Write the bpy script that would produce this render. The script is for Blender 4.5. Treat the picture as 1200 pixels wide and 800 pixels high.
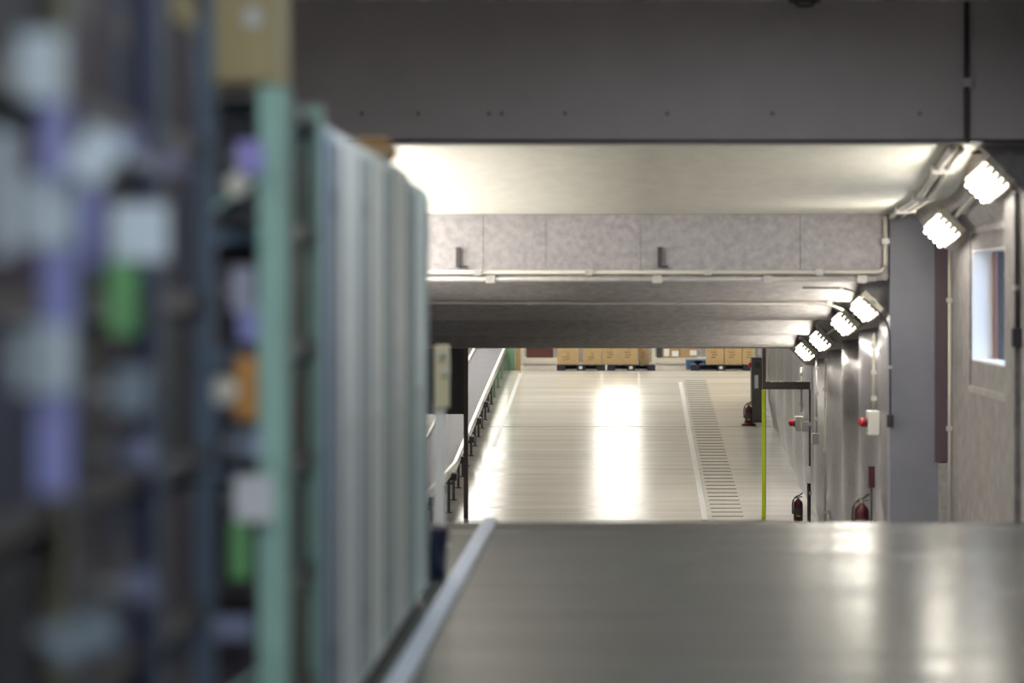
import bpy, bmesh, math, random
from mathutils import Matrix, Vector
random.seed(7)
for o in list(bpy.data.objects): bpy.data.objects.remove(o)
scene = bpy.context.scene
COL = scene.collection
PI = math.pi
F = 3000.0                      # focal length in pixels of the 1200x800 frame
VX, VY, HC = 728.0, 340.0, 1.6  # vanishing point of the level floor, eye height

# ---------------------------------------------------------------- camera
cam = bpy.data.cameras.new('camera')
cam.sensor_width = 36.0; cam.lens = F / 1200 * 36
cam.shift_x = -(VX - 600) / 1200; cam.shift_y = -(400 - VY) / 1200
cam.clip_end = 300; cam.clip_start = 0.05
cam.dof.use_dof = True; cam.dof.focus_distance = 40.0; cam.dof.aperture_fstop = 1.2
camo = bpy.data.objects.new('camera', cam); COL.objects.link(camo)
camo.location = (0, 0, HC); camo.rotation_euler = (PI / 2, 0, 0)
scene.camera = camo

# ---------------------------------------------------------------- world, exposure
w = bpy.data.worlds.new('sky'); scene.world = w; w.use_nodes = True
bg = w.node_tree.nodes['Background']
bg.inputs[0].default_value = (0.66, 0.76, 1.0, 1); bg.inputs[1].default_value = 6.0
vs = scene.view_settings
vs.view_transform = 'Standard'; vs.look = 'None'; vs.exposure = 0.0; vs.gamma = 1.0; vs.use_curve_mapping = False

L_TUNNEL = 31.0     # tube radiance, ramp lamps
L_HALL = 5.6       # hall ceiling panels
L_NEAR = 120.0       # unseen tubes added to light the near room

# ---------------------------------------------------------------- helpers
def P(px, py, Y): return Vector(((px - VX) * Y / F, Y, HC - (py - VY) * Y / F))
def PX(px, Y): return (px - VX) * Y / F
def PZ(py, Y): return HC - (py - VY) * Y / F

MATS = {}
def mat(name, col, rough=0.6, metal=0.0, var=0.0, scale=3.0, bump=0.0, bscale=40.0, stretch=(1, 1, 1), emit=0.0, rvar=0.0, spec=0.5, coat=0.0, col2=None):
    if name in MATS: return MATS[name]
    m = bpy.data.materials.new(name); m.use_nodes = True; nt = m.node_tree
    b = nt.nodes['Principled BSDF']
    b.inputs['Base Color'].default_value = (*col, 1); b.inputs['Roughness'].default_value = rough
    b.inputs['Metallic'].default_value = metal; b.inputs['Specular IOR Level'].default_value = spec
    b.inputs['Coat Weight'].default_value = coat
    if emit:
        b.inputs['Emission Color'].default_value = (*col, 1); b.inputs['Emission Strength'].default_value = emit
    tc = nt.nodes.new('ShaderNodeTexCoord'); mp = nt.nodes.new('ShaderNodeMapping'); mp.inputs['Scale'].default_value = stretch
    nt.links.new(tc.outputs['Object'], mp.inputs['Vector'])
    if var or col2:
        n = nt.nodes.new('ShaderNodeTexNoise'); n.inputs['Scale'].default_value = scale; n.inputs['Detail'].default_value = 6
        n.inputs['Roughness'].default_value = 0.65
        nt.links.new(mp.outputs[0], n.inputs['Vector'])
        r = nt.nodes.new('ShaderNodeValToRGB')
        c2 = col2 if col2 else tuple(c * (1 - var) for c in col)
        c1 = col if col2 else tuple(min(1, c * (1 + var * 0.6)) for c in col)
        r.color_ramp.elements[0].position = 0.35; r.color_ramp.elements[0].color = (*c2, 1)
        r.color_ramp.elements[1].position = 0.65; r.color_ramp.elements[1].color = (*c1, 1)
        nt.links.new(n.outputs['Fac'], r.inputs[0]); nt.links.new(r.outputs[0], b.inputs['Base Color'])
        if rvar:
            mr = nt.nodes.new('ShaderNodeMapRange'); mr.inputs[1].default_value = 0.3; mr.inputs[2].default_value = 0.7
            mr.inputs[3].default_value = max(0.02, rough - rvar); mr.inputs[4].default_value = rough + rvar
            nt.links.new(n.outputs['Fac'], mr.inputs[0]); nt.links.new(mr.outputs[0], b.inputs['Roughness'])
    if bump:
        n2 = nt.nodes.new('ShaderNodeTexNoise'); n2.inputs['Scale'].default_value = bscale; n2.inputs['Detail'].default_value = 3
        nt.links.new(mp.outputs[0], n2.inputs['Vector'])
        bp = nt.nodes.new('ShaderNodeBump'); bp.inputs['Strength'].default_value = bump; bp.inputs['Distance'].default_value = 0.01
        nt.links.new(n2.outputs['Fac'], bp.inputs['Height']); nt.links.new(bp.outputs[0], b.inputs['Normal'])
    MATS[name] = m; return m

def obj(name, bm, m, parent=None, smooth=False, label=None):
    bmesh.ops.recalc_face_normals(bm, faces=bm.faces)
    me = bpy.data.meshes.new(name); bm.to_mesh(me); bm.free()
    me.materials.append(m)
    if smooth: me.polygons.foreach_set('use_smooth', [True] * len(me.polygons))
    o = bpy.data.objects.new(name, me); COL.objects.link(o)
    if parent: o.parent = parent
    if label: o['label'] = label
    return o
def tag(o, label, cat, group=None):
    o['label'] = label; o['category'] = cat
    if group: o['group'] = group
    return o
def thing(name, label, cat, loc=(0, 0, 0), rz=0, group=None):
    o = bpy.data.objects.new(name, None); COL.objects.link(o); o.empty_display_size = 0.05
    o.location = loc; o.rotation_euler = (0, 0, rz)
    return tag(o, label, cat, group)
def struct(o):
    o['kind'] = 'structure'; return o
def link_copy(src, parent, loc):
    c = src.copy(); COL.objects.link(c); c.parent = parent; c.location = loc; return c

def B(): return bmesh.new()
def add_box(bm, x0, x1, y0, y1, z0, z1, bev=0.0, M=None):
    t = bmesh.new()
    bmesh.ops.create_cube(t, size=1)
    for v in t.verts: v.co = Vector(((x0 + x1) / 2 + v.co.x * (x1 - x0), (y0 + y1) / 2 + v.co.y * (y1 - y0), (z0 + z1) / 2 + v.co.z * (z1 - z0)))
    if bev: bmesh.ops.bevel(t, geom=t.edges[:], offset=bev, segments=2, affect='EDGES', profile=0.6)
    if M: bmesh.ops.transform(t, matrix=M, verts=t.verts)
    me = bpy.data.meshes.new('tmp'); t.to_mesh(me); t.free(); bm.from_mesh(me); bpy.data.meshes.remove(me)
    return bm
def box(x0, x1, y0, y1, z0, z1, bev=0.0): return add_box(B(), x0, x1, y0, y1, z0, z1, bev)
def add_tube(bm, pts, r, n=8, caps=True):
    pts = [Vector(p) for p in pts]; rings = []
    rr = r if isinstance(r, (list, tuple)) else [r] * len(pts)
    for i, p in enumerate(pts):
        d = (pts[min(i + 1, len(pts) - 1)] - pts[max(i - 1, 0)]).normalized()
        up = Vector((0, 0, 1)) if abs(d.z) < 0.9 else Vector((1, 0, 0))
        a = d.cross(up).normalized(); b = d.cross(a).normalized()
        rings.append([bm.verts.new(p + (a * math.cos(2 * PI * k / n) + b * math.sin(2 * PI * k / n)) * rr[i]) for k in range(n)])
    for i in range(len(rings) - 1):
        for k in range(n): bm.faces.new((rings[i][k], rings[i][(k + 1) % n], rings[i + 1][(k + 1) % n], rings[i + 1][k]))
    if caps: bm.faces.new(rings[0][::-1]); bm.faces.new(rings[-1])
    return bm
def tube(pts, r, n=8): return add_tube(B(), pts, r, n)
def lathe(prof, n=20):
    bm = B(); rings = []
    for r, z in prof: rings.append([bm.verts.new((max(r, 1e-4) * math.cos(2 * PI * k / n), max(r, 1e-4) * math.sin(2 * PI * k / n), z)) for k in range(n)])
    for i in range(len(rings) - 1):
        for k in range(n): bm.faces.new((rings[i][k], rings[i][(k + 1) % n], rings[i + 1][(k + 1) % n], rings[i + 1][k]))
    bm.faces.new(rings[0][::-1]); bm.faces.new(rings[-1]); return bm
def strip_slab(prof, x0, x1, th):
    """solid slab under the profile [(Y, z)...] between x0 and x1"""
    bm = B(); R = []
    for y, z in prof: R.append([bm.verts.new(c) for c in ((x0, y, z), (x1, y, z), (x1, y, z - th), (x0, y, z - th))])
    for a, b in zip(R, R[1:]):
        for k in range(4): bm.faces.new((a[k], a[(k + 1) % 4], b[(k + 1) % 4], b[k]))
    bm.faces.new(R[0][::-1]); bm.faces.new(R[-1]); return bm
def prism_y(poly, y0, z_of=None, y1=None, n=1):
    """extrude an x-z polygon along y; z_of(y) is added to z"""
    z_of = z_of or (lambda y: 0.0)
    bm = B(); R = []
    for i in range(n + 1):
        y = y0 + (y1 - y0) * i / n
        R.append([bm.verts.new((x, y, z + z_of(y))) for x, z in poly])
    k = len(poly)
    for a, b in zip(R, R[1:]):
        for j in range(k): bm.faces.new((a[j], a[(j + 1) % k], b[(j + 1) % k], b[j]))
    bm.faces.new(R[0][::-1]); bm.faces.new(R[-1]); return bm

# ---------------------------------------------------------------- materials
concrete = mat('concrete', (0.34, 0.325, 0.325), 0.75, var=0.22, scale=9, bump=0.25, bscale=60)
concrete_dark = mat('dark_concrete', (0.25, 0.235, 0.235), 0.75, var=0.25, scale=6, bump=0.25, bscale=60)  # concrete in a darker tone, for the near right wall
liner = mat('ribbed_steel_liner', (0.31, 0.30, 0.32), 0.33, 0.55, var=0.15, scale=14, bump=0.08, bscale=50)
concrete_rough = mat('precast_concrete', (0.36, 0.345, 0.36), 0.85, var=0.2, scale=14, bump=0.4, bscale=70)
painted = mat('painted_header', (0.50, 0.465, 0.47), 0.6, var=0.06, scale=2)
soffit_m = mat('pale_soffit', (0.76, 0.75, 0.68), 0.6, var=0.08, scale=6, bump=0.05)
wall_blue = mat('daylight_tinted_wall', (0.20, 0.205, 0.25), 0.5, var=0.06, scale=3)  # blue daylight on the jamb is put into this base colour
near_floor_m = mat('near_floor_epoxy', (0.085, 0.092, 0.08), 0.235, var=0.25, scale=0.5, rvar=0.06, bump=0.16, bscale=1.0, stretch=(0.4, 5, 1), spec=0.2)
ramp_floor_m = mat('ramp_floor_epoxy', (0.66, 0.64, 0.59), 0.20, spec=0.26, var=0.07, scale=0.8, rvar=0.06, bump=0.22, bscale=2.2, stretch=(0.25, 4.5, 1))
hall_floor_m = mat('hall_floor_epoxy', (0.50, 0.46, 0.42), 0.2, var=0.06, scale=1.5)
white_paint = mat('white_line_paint', (0.80, 0.80, 0.80), 0.35, var=0.08, scale=20)
dark_strip = mat('dark_grip', (0.13, 0.12, 0.11), 0.7)
tubing = mat('galvanised', (0.50, 0.49, 0.47), 0.5, 0.3, var=0.1, scale=20)
conduit_beige = mat('beige_conduit', (0.55, 0.52, 0.46), 0.45)
black_cable = mat('black_cable', (0.03, 0.03, 0.032), 0.5)
lamp_beige = mat('lamp_housing', (0.62, 0.58, 0.49), 0.45)
dark_plate = mat('dark_plate', (0.055, 0.048, 0.055), 0.5)
brown_steel = mat('brown_steel', (0.11, 0.08, 0.075), 0.5)
lime = mat('lime_tape', (0.76, 1.0, 0.02), 0.4)
red = mat('red_lacquer', (0.07, 0.006, 0.011), 0.3)
red_lamp = mat('red_lens', (0.42, 0.008, 0.03), 0.15)
white_plastic = mat('white_plastic', (0.72, 0.71, 0.66), 0.4)
grey_plastic = mat('grey_plastic', (0.36, 0.37, 0.37), 0.45)
dark_grey = mat('dark_grey_steel', (0.09, 0.085, 0.085), 0.45)
carton = mat('carton', (0.60, 0.43, 0.22), 0.75, var=0.06, scale=8)
carton2 = mat('carton_dull', (0.42, 0.29, 0.16), 0.8, var=0.08, scale=8)
print_ink = mat('print_ink', (0.22, 0.14, 0.07), 0.8)
paper = mat('white_paper', (0.80, 0.82, 0.84), 0.7)
navy_plastic = mat('navy_pallet', (0.025, 0.03, 0.055), 0.5)
blue_plastic = mat('blue_pallet', (0.10, 0.20, 0.38), 0.5)
cream_steel = mat('cream_rack', (0.66, 0.64, 0.54), 0.45)
maroon = mat('maroon_box', (0.10, 0.035, 0.03), 0.7)
mint_steel = mat('mint_frame', (0.22, 0.42, 0.28), 0.5)
belt_m = mat('conveyor_belt', (0.085, 0.085, 0.11), 0.42, var=0.1, scale=2, spec=0.06)
chrome = mat('chrome', (0.75, 0.75, 0.75), 0.15, 1.0)
glass = mat('window_glass', (0.8, 0.9, 1.0), 0.02)
g = glass.node_tree.nodes['Principled BSDF']; g.inputs['Transmission Weight'].default_value = 1.0; g.inputs['IOR'].default_value = 1.02
tube_warm = mat('tube_light', (1.0, 0.95, 0.84), 0.4, emit=L_TUNNEL)
tube_left = mat('tube_light_left', (1.0, 0.95, 0.86), 0.4, emit=110.0)
tube_hall = mat('hall_light', (1.0, 0.96, 0.88), 0.4, emit=L_HALL)
tube_near = mat('near_fill_light', (0.86, 0.92, 1.0), 0.4, emit=L_NEAR)

# ---------------------------------------------------------------- profile of the underpass
YC, YB, YS, YT, YE = 17.65, 35.6, 38.0, 57.0, 80.0      # crest, sag start, sag end, top of far ramp, hall end
ZT = -0.20
def fz(y):
    if y <= YC: return 0.0
    if y >= YT: return ZT
    up = ZT - 0.0845 * (YT - y); dn = -0.1085 * (y - YC)
    k = 14.0
    return math.log(math.exp(k * up) + math.exp(k * dn)) / k if abs(up - dn) < 1.0 else max(up, dn)
def prof(a, b, n): return [(a + (b - a) * i / n, fz(a + (b - a) * i / n)) for i in range(n + 1)]
XR, XL, XRN = 2.76, -3.4, 3.36        # tunnel walls, near right wall
YH, YP, YQ = 21.0, 26.2, 38.2         # header, tunnel mouth, far end of tunnel
def soff(y): return 2.84 - 0.089 * (y - YH)             # antechamber soffit
def tz(y): return 1.74 - 0.076 * (y - YP)               # tunnel ceiling

# ---------------------------------------------------------------- floors
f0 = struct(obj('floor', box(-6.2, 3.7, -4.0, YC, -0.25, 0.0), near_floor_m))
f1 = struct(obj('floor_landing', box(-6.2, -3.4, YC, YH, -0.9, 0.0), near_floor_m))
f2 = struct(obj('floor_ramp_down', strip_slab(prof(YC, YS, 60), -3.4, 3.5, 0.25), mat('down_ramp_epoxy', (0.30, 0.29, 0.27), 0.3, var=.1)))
f3 = struct(obj('floor_ramp_up', strip_slab([(y, z - 0.03) for y, z in prof(YS, YT, 40)], -8, 8, 0.2), dark_strip))
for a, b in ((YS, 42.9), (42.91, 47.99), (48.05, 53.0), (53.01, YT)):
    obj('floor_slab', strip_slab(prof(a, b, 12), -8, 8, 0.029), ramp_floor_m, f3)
f4 = struct(obj('floor_hall', box(-12, 12, YT, YE, ZT - 0.25, ZT), hall_floor_m))
def ramp_strip(name, x0a, x0b, wdt, ya, yb, m, par, n=30, th=0.004):
    bm = B(); R = []
    for i in range(n + 1):
        y = ya + (yb - ya) * i / n; x = x0a + (x0b - x0a) * i / n; z = fz(y)
        R.append([bm.verts.new(c) for c in ((x, y, z + th), (x + wdt, y, z + th), (x + wdt, y, z), (x, y, z))])
    for a, b in zip(R, R[1:]):
        for k in range(4): bm.faces.new((a[k], a[(k + 1) % 4], b[(k + 1) % 4], b[k]))
    bm.faces.new(R[0]); bm.faces.new(R[-1])
    return obj(name, bm, m, par)
ramp_strip('lane_line', -2.30, -2.27, 0.08, 45.5, 56.6, white_paint, f3)
ramp_strip('lane_line', 1.20, 1.23, 0.085, YS, 55.0, white_paint, f3)
st = None
y = 38.3; k = 0
while y < 55.4:
    if st is None:
        st = obj('grip_strip', box(0, 0.47, -0.022, 0.022, 0, 0.004), dark_strip, f3); st.rotation_euler.x = math.atan(0.0845)
        st.location = (1.36, y, fz(y) + 0.001)
    else: link_copy(st, f3, (1.36, y, fz(y) + 0.001))
    y += 0.36

# ---------------------------------------------------------------- near room and antechamber
struct(obj('ceiling', box(-6.2, 3.6, -4.0, YH, 3.97, 4.2), painted))
struct(obj('wall_back', box(-6.2, 3.6, -4.2, -4.0, -0.25, 4.2), concrete))
struct(obj('wall_left', box(-6.4, -6.2, -4.2, YH, -0.25, 4.2), concrete))
hd = struct(obj('wall_header', box(-6.2, 2.815, YH, YH + 0.32, 2.84, 4.2), painted))
obj('header_panel', box(2.845, 3.6, YH, YH + 0.32, 2.84, 4.2), painted, hd)
obj('header_lip', box(-6.2, 3.36, YH + 0.01, YH + 0.30, 2.815, 2.84), dark_plate, hd)
for px in (424, 490, 573, 588, 662, 782, 905, 1078):           # tie-bolt marks along the header
    bm = B(); add_tube(bm, [(PX(px, YH), YH + 0.004, PZ(133, YH)), (PX(px, YH), YH - 0.004, PZ(133, YH))], 0.018, 10)
    obj('bolt_mark', bm, mat('filled_bolt', (0.2, 0.19, 0.19), .7), hd)
struct(obj('wall_landing', box(-6.2, -3.4, YH, YH + 0.3, -0.9, 2.84), concrete))
struct(obj('wall_ramp_left', box(-3.65, -3.4, YH + 0.3, YP, -1.6, 2.9), concrete))

def wave(y, p, y0, a): return a * 0.5 * (1 - math.cos(2 * PI * (y - y0) / p))
def wave_sheet(name, ya, yb, n, fn_a, fn_b, th_vec, m, smooth=True):
    """closed sheet: edge A(y), edge B(y), thickness vector outward"""
    bm = B(); R = []; t = Vector(th_vec)
    for i in range(n + 1):
        y = ya + (yb - ya) * i / n
        a, b = Vector(fn_a(y)), Vector(fn_b(y))
        R.append([bm.verts.new(c) for c in (a, b, b + t, a + t)])
    for p, q in zip(R, R[1:]):
        for k in range(4): bm.faces.new((p[k], p[(k + 1) % 4], q[(k + 1) % 4], q[k]))
    bm.faces.new(R[0]); bm.faces.new(R[-1])
    o = obj(name, bm, m)
    for f in o.data.polygons: f.use_smooth = abs(f.normal.y) < 0.8
    return struct(o)
wave_sheet('ceiling_ramp', YH + 0.32, YP, 60, lambda y: (XL, y, soff(y) - wave(y, 4.9, YH + 0.3, 0.10)), lambda y: (XRN + 0.1, y, soff(y) - wave(y, 4.9, YH + 0.3, 0.10)), (0, 0, 0.25), soffit_m)
# right haunch of the antechamber
struct(obj('trim_haunch', prism_y([(XRN + 0.02, 0.05), (XRN + 0.02, -0.42), (2.94, 0.05)], YH + 0.33, soff, YP, 8), concrete))

# right wall with window opening
WY0, WY1, WZ0, WZ1 = 22.35, 24.5, 0.93, 1.98
wr = struct(obj('wall_right', box(XRN, XRN + 0.24, -4.0, WY0, -1.4, 4.2), concrete_dark))
obj('wall_section', box(XRN, XRN + 0.24, WY1, YP + 0.3, -1.4, 4.2), concrete_dark, wr)
obj('wall_section', box(XRN, XRN + 0.24, WY0, WY1, -1.4, WZ0), concrete_dark, wr)
obj('wall_section', box(XRN, XRN + 0.24, WY0, WY1, WZ1, 4.2), concrete_dark, wr)
obj('pilaster', box(XRN - 0.05, XRN, 21.55, 22.1, -1.4, soff(22.1) - .1), concrete_dark, wr)
win = bpy.data.objects.new('window_1', None); COL.objects.link(win); win.location = (XRN, (WY0 + WY1) / 2, WZ0); struct(win)
hw = (WY1 - WY0) / 2; hh = WZ1 - WZ0
wp = mat('white_reveal', (0.82, 0.82, 0.80), 0.6)
obj('reveal', box(0.0, 0.235, hw - 0.012, hw, 0.012, hh - 0.012), wp, win)
obj('reveal', box(0.0, 0.235, -hw, -hw + 0.012, 0.012, hh - 0.012), wp, win)
obj('sill', box(0.0, 0.235, -hw, hw, 0, 0.012), wp, win)
obj('reveal', box(0.0, 0.235, -hw, hw, hh - 0.012, hh), wp, win)
for a, b in ((-hw + .012, -hw + 0.07), (hw - 0.085, hw - .012), (-0.035, 0.035)):
    obj('window_frame', box(0.19, 0.232, a, b, 0.012, hh - .012), mat('window_frame', (0.20, 0.09, 0.055), 0.5), win)
for a, b in ((-hw + .07, -0.035), (0.035, hw - 0.085)):
    obj('pane', box(0.205, 0.211, a, b, 0.012, hh - .012), glass, win)
for (y0, y1, z0, z1) in ((-hw - .13, -hw - .07, -.3, hh + .22), (hw + .07, hw + .13, -.3, hh + .22), (-hw - .07, hw + .07, hh + .16, hh + .22), (-hw - .07, hw + .07, -.3, -.24)):
    obj('casing', box(-0.022, 0.0, y0, y1, z0, z1), concrete, win)

# outside the window: ground, and an added near-black wall hiding the sky
struct(obj('ground_outside', box(XRN + 0.26, 14, 14, 34, -0.2, 0.0), dark_strip))
struct(obj('wall_outside', box(XRN + 0.26, 14, 25.6, 25.9, 0, 6.5), mat('near_black_wall', (0.006, 0.004, 0.004), .9)))
# tunnel mouth: precast panels above, jamb on the right
wpn = struct(obj('wall_portal', box(XL, 3.36, YP + 0.05, YP + 0.28, 1.72, 2.6), concrete))
xs = [XL, -2.4, -1.41, -0.77, 0.20, 1.83, 2.72]
for a, b in zip(xs, xs[1:]):
    obj('panel', box(a + 0.0025, b - 0.0025, YP, YP + 0.05, 1.80, 2.44), concrete_rough, wpn)
obj('portal_lintel', box(XL, 2.72, YP - 0.01, YP + 0.05, 1.70, 1.80), concrete, wpn)
for px in (537, 773):
    bm = box(PX(px, YP) - 0.022, PX(px, YP) + 0.022, YP - 0.045, YP, 1.83, 2.04); add_box(bm, PX(px, YP) + .022, PX(px, YP) + 0.09, YP - .03, YP, 1.83, 1.85)
    obj('angle_bracket', bm, dark_plate, wpn)
wj = struct(obj('wall_jamb', box(XR - 0.01, XRN, YP, YP + 0.3, -1.5, 2.6), wall_blue))
obj('shutter_guide', box(PX(1095, YP), XRN - 0.005, YP - 0.06, YP, PZ(540, YP), PZ(286, YP), 0.004), mat('plum_steel', (0.085, 0.06, 0.075), 0.5), wj)
obj('shutter_guide', box(PX(1100, YP), XRN - 0.005, YP - 0.05, YP, -1.2, PZ(542, YP)), concrete, wj)

# tunnel lining
CA, CP, WA, WP_ = 0.18, 3.05, 0.13, 2.3
def cz(y): return tz(y) + 0.02 - wave(y, CP, 26.0, CA)
def wxr(y, z=9.0):
    t = min(1.0, max(0.0, (z - fz(y)) / 0.6)); t = t * t * (3 - 2 * t)
    return XR + 0.13 - wave(y, WP_, 26.2, 1.0) ** 1.3 * (0.035 + (WA - 0.035) * t)
wave_sheet('ceiling_tunnel', YP + 0.28, YQ, 180, lambda y: (XL - 0.1, y, cz(y)), lambda y: (XR + 0.2, y, cz(y)), (0, 0, 0.3), concrete)
bm = B(); R = []; NY = 260
for i in range(NY + 1):
    y = YP + 0.3 + (52.0 - YP - 0.3) * i / NY; zb = fz(y); zt = (tz(y) + 0.1) if y < YQ else 4.3
    zz = [zb - 0.1] + [zb + 0.6 * q / 6 for q in range(7)] + [zt]
    R.append([bm.verts.new((wxr(y, z), y, z)) for z in zz] + [bm.verts.new((XR + 0.4, y, zt)), bm.verts.new((XR + 0.4, y, zb - 0.1))])
for p, q in zip(R, R[1:]):
    n = len(p)
    for k in range(n): bm.faces.new((p[k], p[(k + 1) % n], q[(k + 1) % n], q[k]))
bm.faces.new(R[0]); bm.faces.new(R[-1])
wo = struct(obj('wall_tunnel_right', bm, liner))
for f in wo.data.polygons: f.use_smooth = f.normal.x < -0.5
wave_sheet('wall_tunnel_left', YP, YQ, 180, lambda y: (XL - 0.1 + wave(y, WP_, 26.2, WA), y, fz(y) - 0.1), lambda y: (XL - 0.1 + wave(y, WP_, 26.2, WA), y, tz(y) + 0.15), (-0.3, 0, 0), concrete)
struct(obj('trim_tunnel_haunch', prism_y([(XR + 0.12, 0.05), (XR + 0.12, -0.36), (XR - 0.02, -0.34), (XR - 0.27, -0.08), (XR - 0.27, 0.05)], YP + 0.28, tz, YQ, 6), concrete))
# far end of the tunnel: header, partition over the conveyor, frame
wq = struct(obj('wall_far_header', box(-8, XR + 0.1, YQ, YQ + 0.25, 0.735, 4.3), concrete))
struct(obj('wall_far_left', box(-8, -3.35, YQ, YQ + 0.25, -2.2, 0.735), concrete))
ZQ = 0.735
gate = thing('portal_frame', 'brown steel door frame at the far tunnel end, lime tape on right post', 'door frame', (0, YQ - 0.08, fz(YQ)))
zf = fz(YQ)
obj('post', box(PX(543.5, 38.1), PX(548.5, 38.1), -0.05, 0.05, 0, ZQ - zf), brown_steel, gate)
obj('post', box(PX(893.5, 38.1), PX(897.5, 38.1), -0.05, 0.05, 0, ZQ - zf), brown_steel, gate)
obj('tape', box(PX(892.5, 38.1), PX(896.6, 38.1), -0.058, -0.05, 0.0, PZ(456, 38.1) - zf), lime, gate, label='lime yellow reflective tape')
obj('side_beam', box(PX(897.5, 38.1), XR + .05, -0.05, 0.05, PZ(456, 38.1) - zf, PZ(447, 38.1) - zf), brown_steel, gate)
obj('shutter_panel', box(-3.35, PX(543.5, 38.1), -0.04, 0.04, PZ(485, 38.1) - zf, ZQ - zf), dark_plate, gate)

# far hall shell
struct(obj('ceiling_hall', box(-12, 12, YQ + 0.25, YE, 4.3, 4.5), soffit_m))
hallw = mat('hall_wall', (0.62, 0.61, 0.58), 0.7, var=0.05)
struct(obj('wall_hall_end', box(-12, 12, YE, YE + 0.2, -1, 4.5), hallw))
struct(obj('wall_hall_left', box(-12.2, -12, 50, YE, -2.5, 4.5), hallw))
struct(obj('wall_hall_right', box(12, 12.2, 50, YE, -2.5, 4.5), hallw))
struct(obj('wall_hall_step_left', box(-12, -7.9, 50, 50.2, -2.5, 4.5), hallw))
struct(obj('wall_hall_step_right', box(3.1, 12, 51.8, 52.0, -2.5, 4.5), hallw))
struct(obj('wall_ramp_up_left', box(-8.2, -7.9, YQ, 50, -2.5, 4.5), hallw))
for s in (-1, 1):
    struct(obj('wall_hall_floor_side', box(min(s * 7.9, s * 12), max(s * 7.9, s * 12), 52, YT, -1, ZT), hall_floor_m))

# ---------------------------------------------------------------- lamps
def ramp_lamp(x, y, z, slope, label, side=1, length=1.3, width=0.27, group=None, tm=None):
    t = thing('ramp_lamp', label, 'lamp', group=group)
    az = Vector((-side, 0, -1)).normalized(); ay = Vector((0, 1, -slope)).normalized()
    ax = ay.cross(az).normalized(); az = ax.cross(ay)
    M = Matrix((ax, ay, az)).transposed().to_4x4(); M.translation = Vector((x, y, z)); t.matrix_world = M
    w2, l2 = width / 2, length / 2
    bm = box(-w2, w2, -l2, l2, -0.03, 0.018, 0.006)
    for a, b, c, d in ((-w2, -w2 + 0.022, -l2, l2), (w2 - 0.022, w2, -l2, l2), (-w2, w2, -l2, -l2 + 0.03), (-w2, w2, l2 - 0.03, l2)):
        add_box(bm, a, b, c, d, 0.01, 0.03)
    obj('housing', bm, lamp_beige, t)
    obj('bracket', box(-0.03, 0.03, -l2 - 0.06, -l2, -0.03, 0.0), tubing, t)
    for i in range(4):
        xx = (i - 1.5) * (width - 0.075) / 3.6
        tb = obj('tube', tube([(xx, -l2 + 0.11, 0.05), (xx, l2 - 0.06, 0.05)], 0.021, 8), tm or tube_warm, t, smooth=True)
        obj('socket', box(xx - 0.019, xx + 0.019, -l2 + 0.03, -l2 + 0.11, 0.02, 0.068), white_plastic, tb)
    for i in range(3):
        xx = (i - 1) * (width - 0.075) / 3.6
        obj('divider', box(xx - 0.004, xx + 0.004, -l2 + 0.04, l2 - 0.35 - 0.1 * (i % 2), 0.02, 0.066), dark_plate, t)
    return t
sl = 0.085
nm = ['first inside the tunnel mouth', 'second inside the tunnel mouth', 'third inside the tunnel mouth', 'farthest and smallest of the row']
for i, y in enumerate((26.95, 29.5, 33.0, 35.7)):
    ramp_lamp(2.585, y, tz(y) - 0.255, sl, 'fluorescent lamp on the slanted corner of the right wall, ' + nm[i], group='lamps along the right haunch')
ramp_lamp(3.14, 21.85, soff(21.85) - 0.225, sl, 'large fluorescent lamp beside the dark header at upper right edge', width=0.30, group='lamps along the right haunch')
ramp_lamp(3.12, 24.75, soff(24.75) - 0.31, sl, 'large fluorescent lamp left of the window, before the tunnel mouth', width=0.30, group='lamps along the right haunch')
struct(obj('trim_haunch_left', prism_y([(XL - 0.02, 0.05), (XL - 0.02, -0.42), (-2.98, 0.05)], YH + 0.33, soff, YP, 8), concrete))
for y, nme in ((22.0, 'nearest'), (23.7, 'middle'), (25.4, 'farthest')):
    ramp_lamp(-3.10, y, soff(y) - 0.28, sl, 'fluorescent lamp left of the ramp behind the cabinets, %s of three' % nme, side=-1, width=0.30, group='lamps on the left side', tm=tube_left)
struct(obj('trim_hall_haunch', prism_y([(XR + 0.12, 0.05), (XR + 0.12, -0.36), (XR - 0.02, -0.34), (XR - 0.27, -0.08), (XR - 0.27, 0.05)], YQ + .26, lambda y: 1.55, 51.5, 2), concrete))
for y in (39.15,):  # hidden lamp added to rake the ribs beyond the tunnel
    ramp_lamp(2.585, y, 1.31, 0.0, 'added unseen fluorescent lamp raking the ribbed wall just past the tunnel end', tm=tube_left)
# short conduits joining the tunnel lamps
for (a, b, x, off) in ((27.62, 28.7, 2.60, 0.23), (30.17, 32.2, 2.60, 0.23), (33.67, 34.9, 2.60, 0.23)):
    tag(obj('lamp_conduit', tube([(x, a, tz(a) - off), (x, b, tz(b) - off)], 0.016, 8), conduit_beige),
        'short pale conduit joining two tunnel lamps, starting %s' % {27.62: 'from the first lamp', 30.17: 'from the second lamp', 33.67: 'from the third lamp'}[a], 'conduit', 'lamp conduits')
tag(obj('lamp_conduit', tube([(3.16, 22.51, soff(22.51) - 0.22), (3.15, 24.09, soff(24.09) - 0.27)], 0.016, 8), conduit_beige), 'short pale conduit joining the two large lamps near the window', 'conduit', 'lamp conduits')

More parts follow.
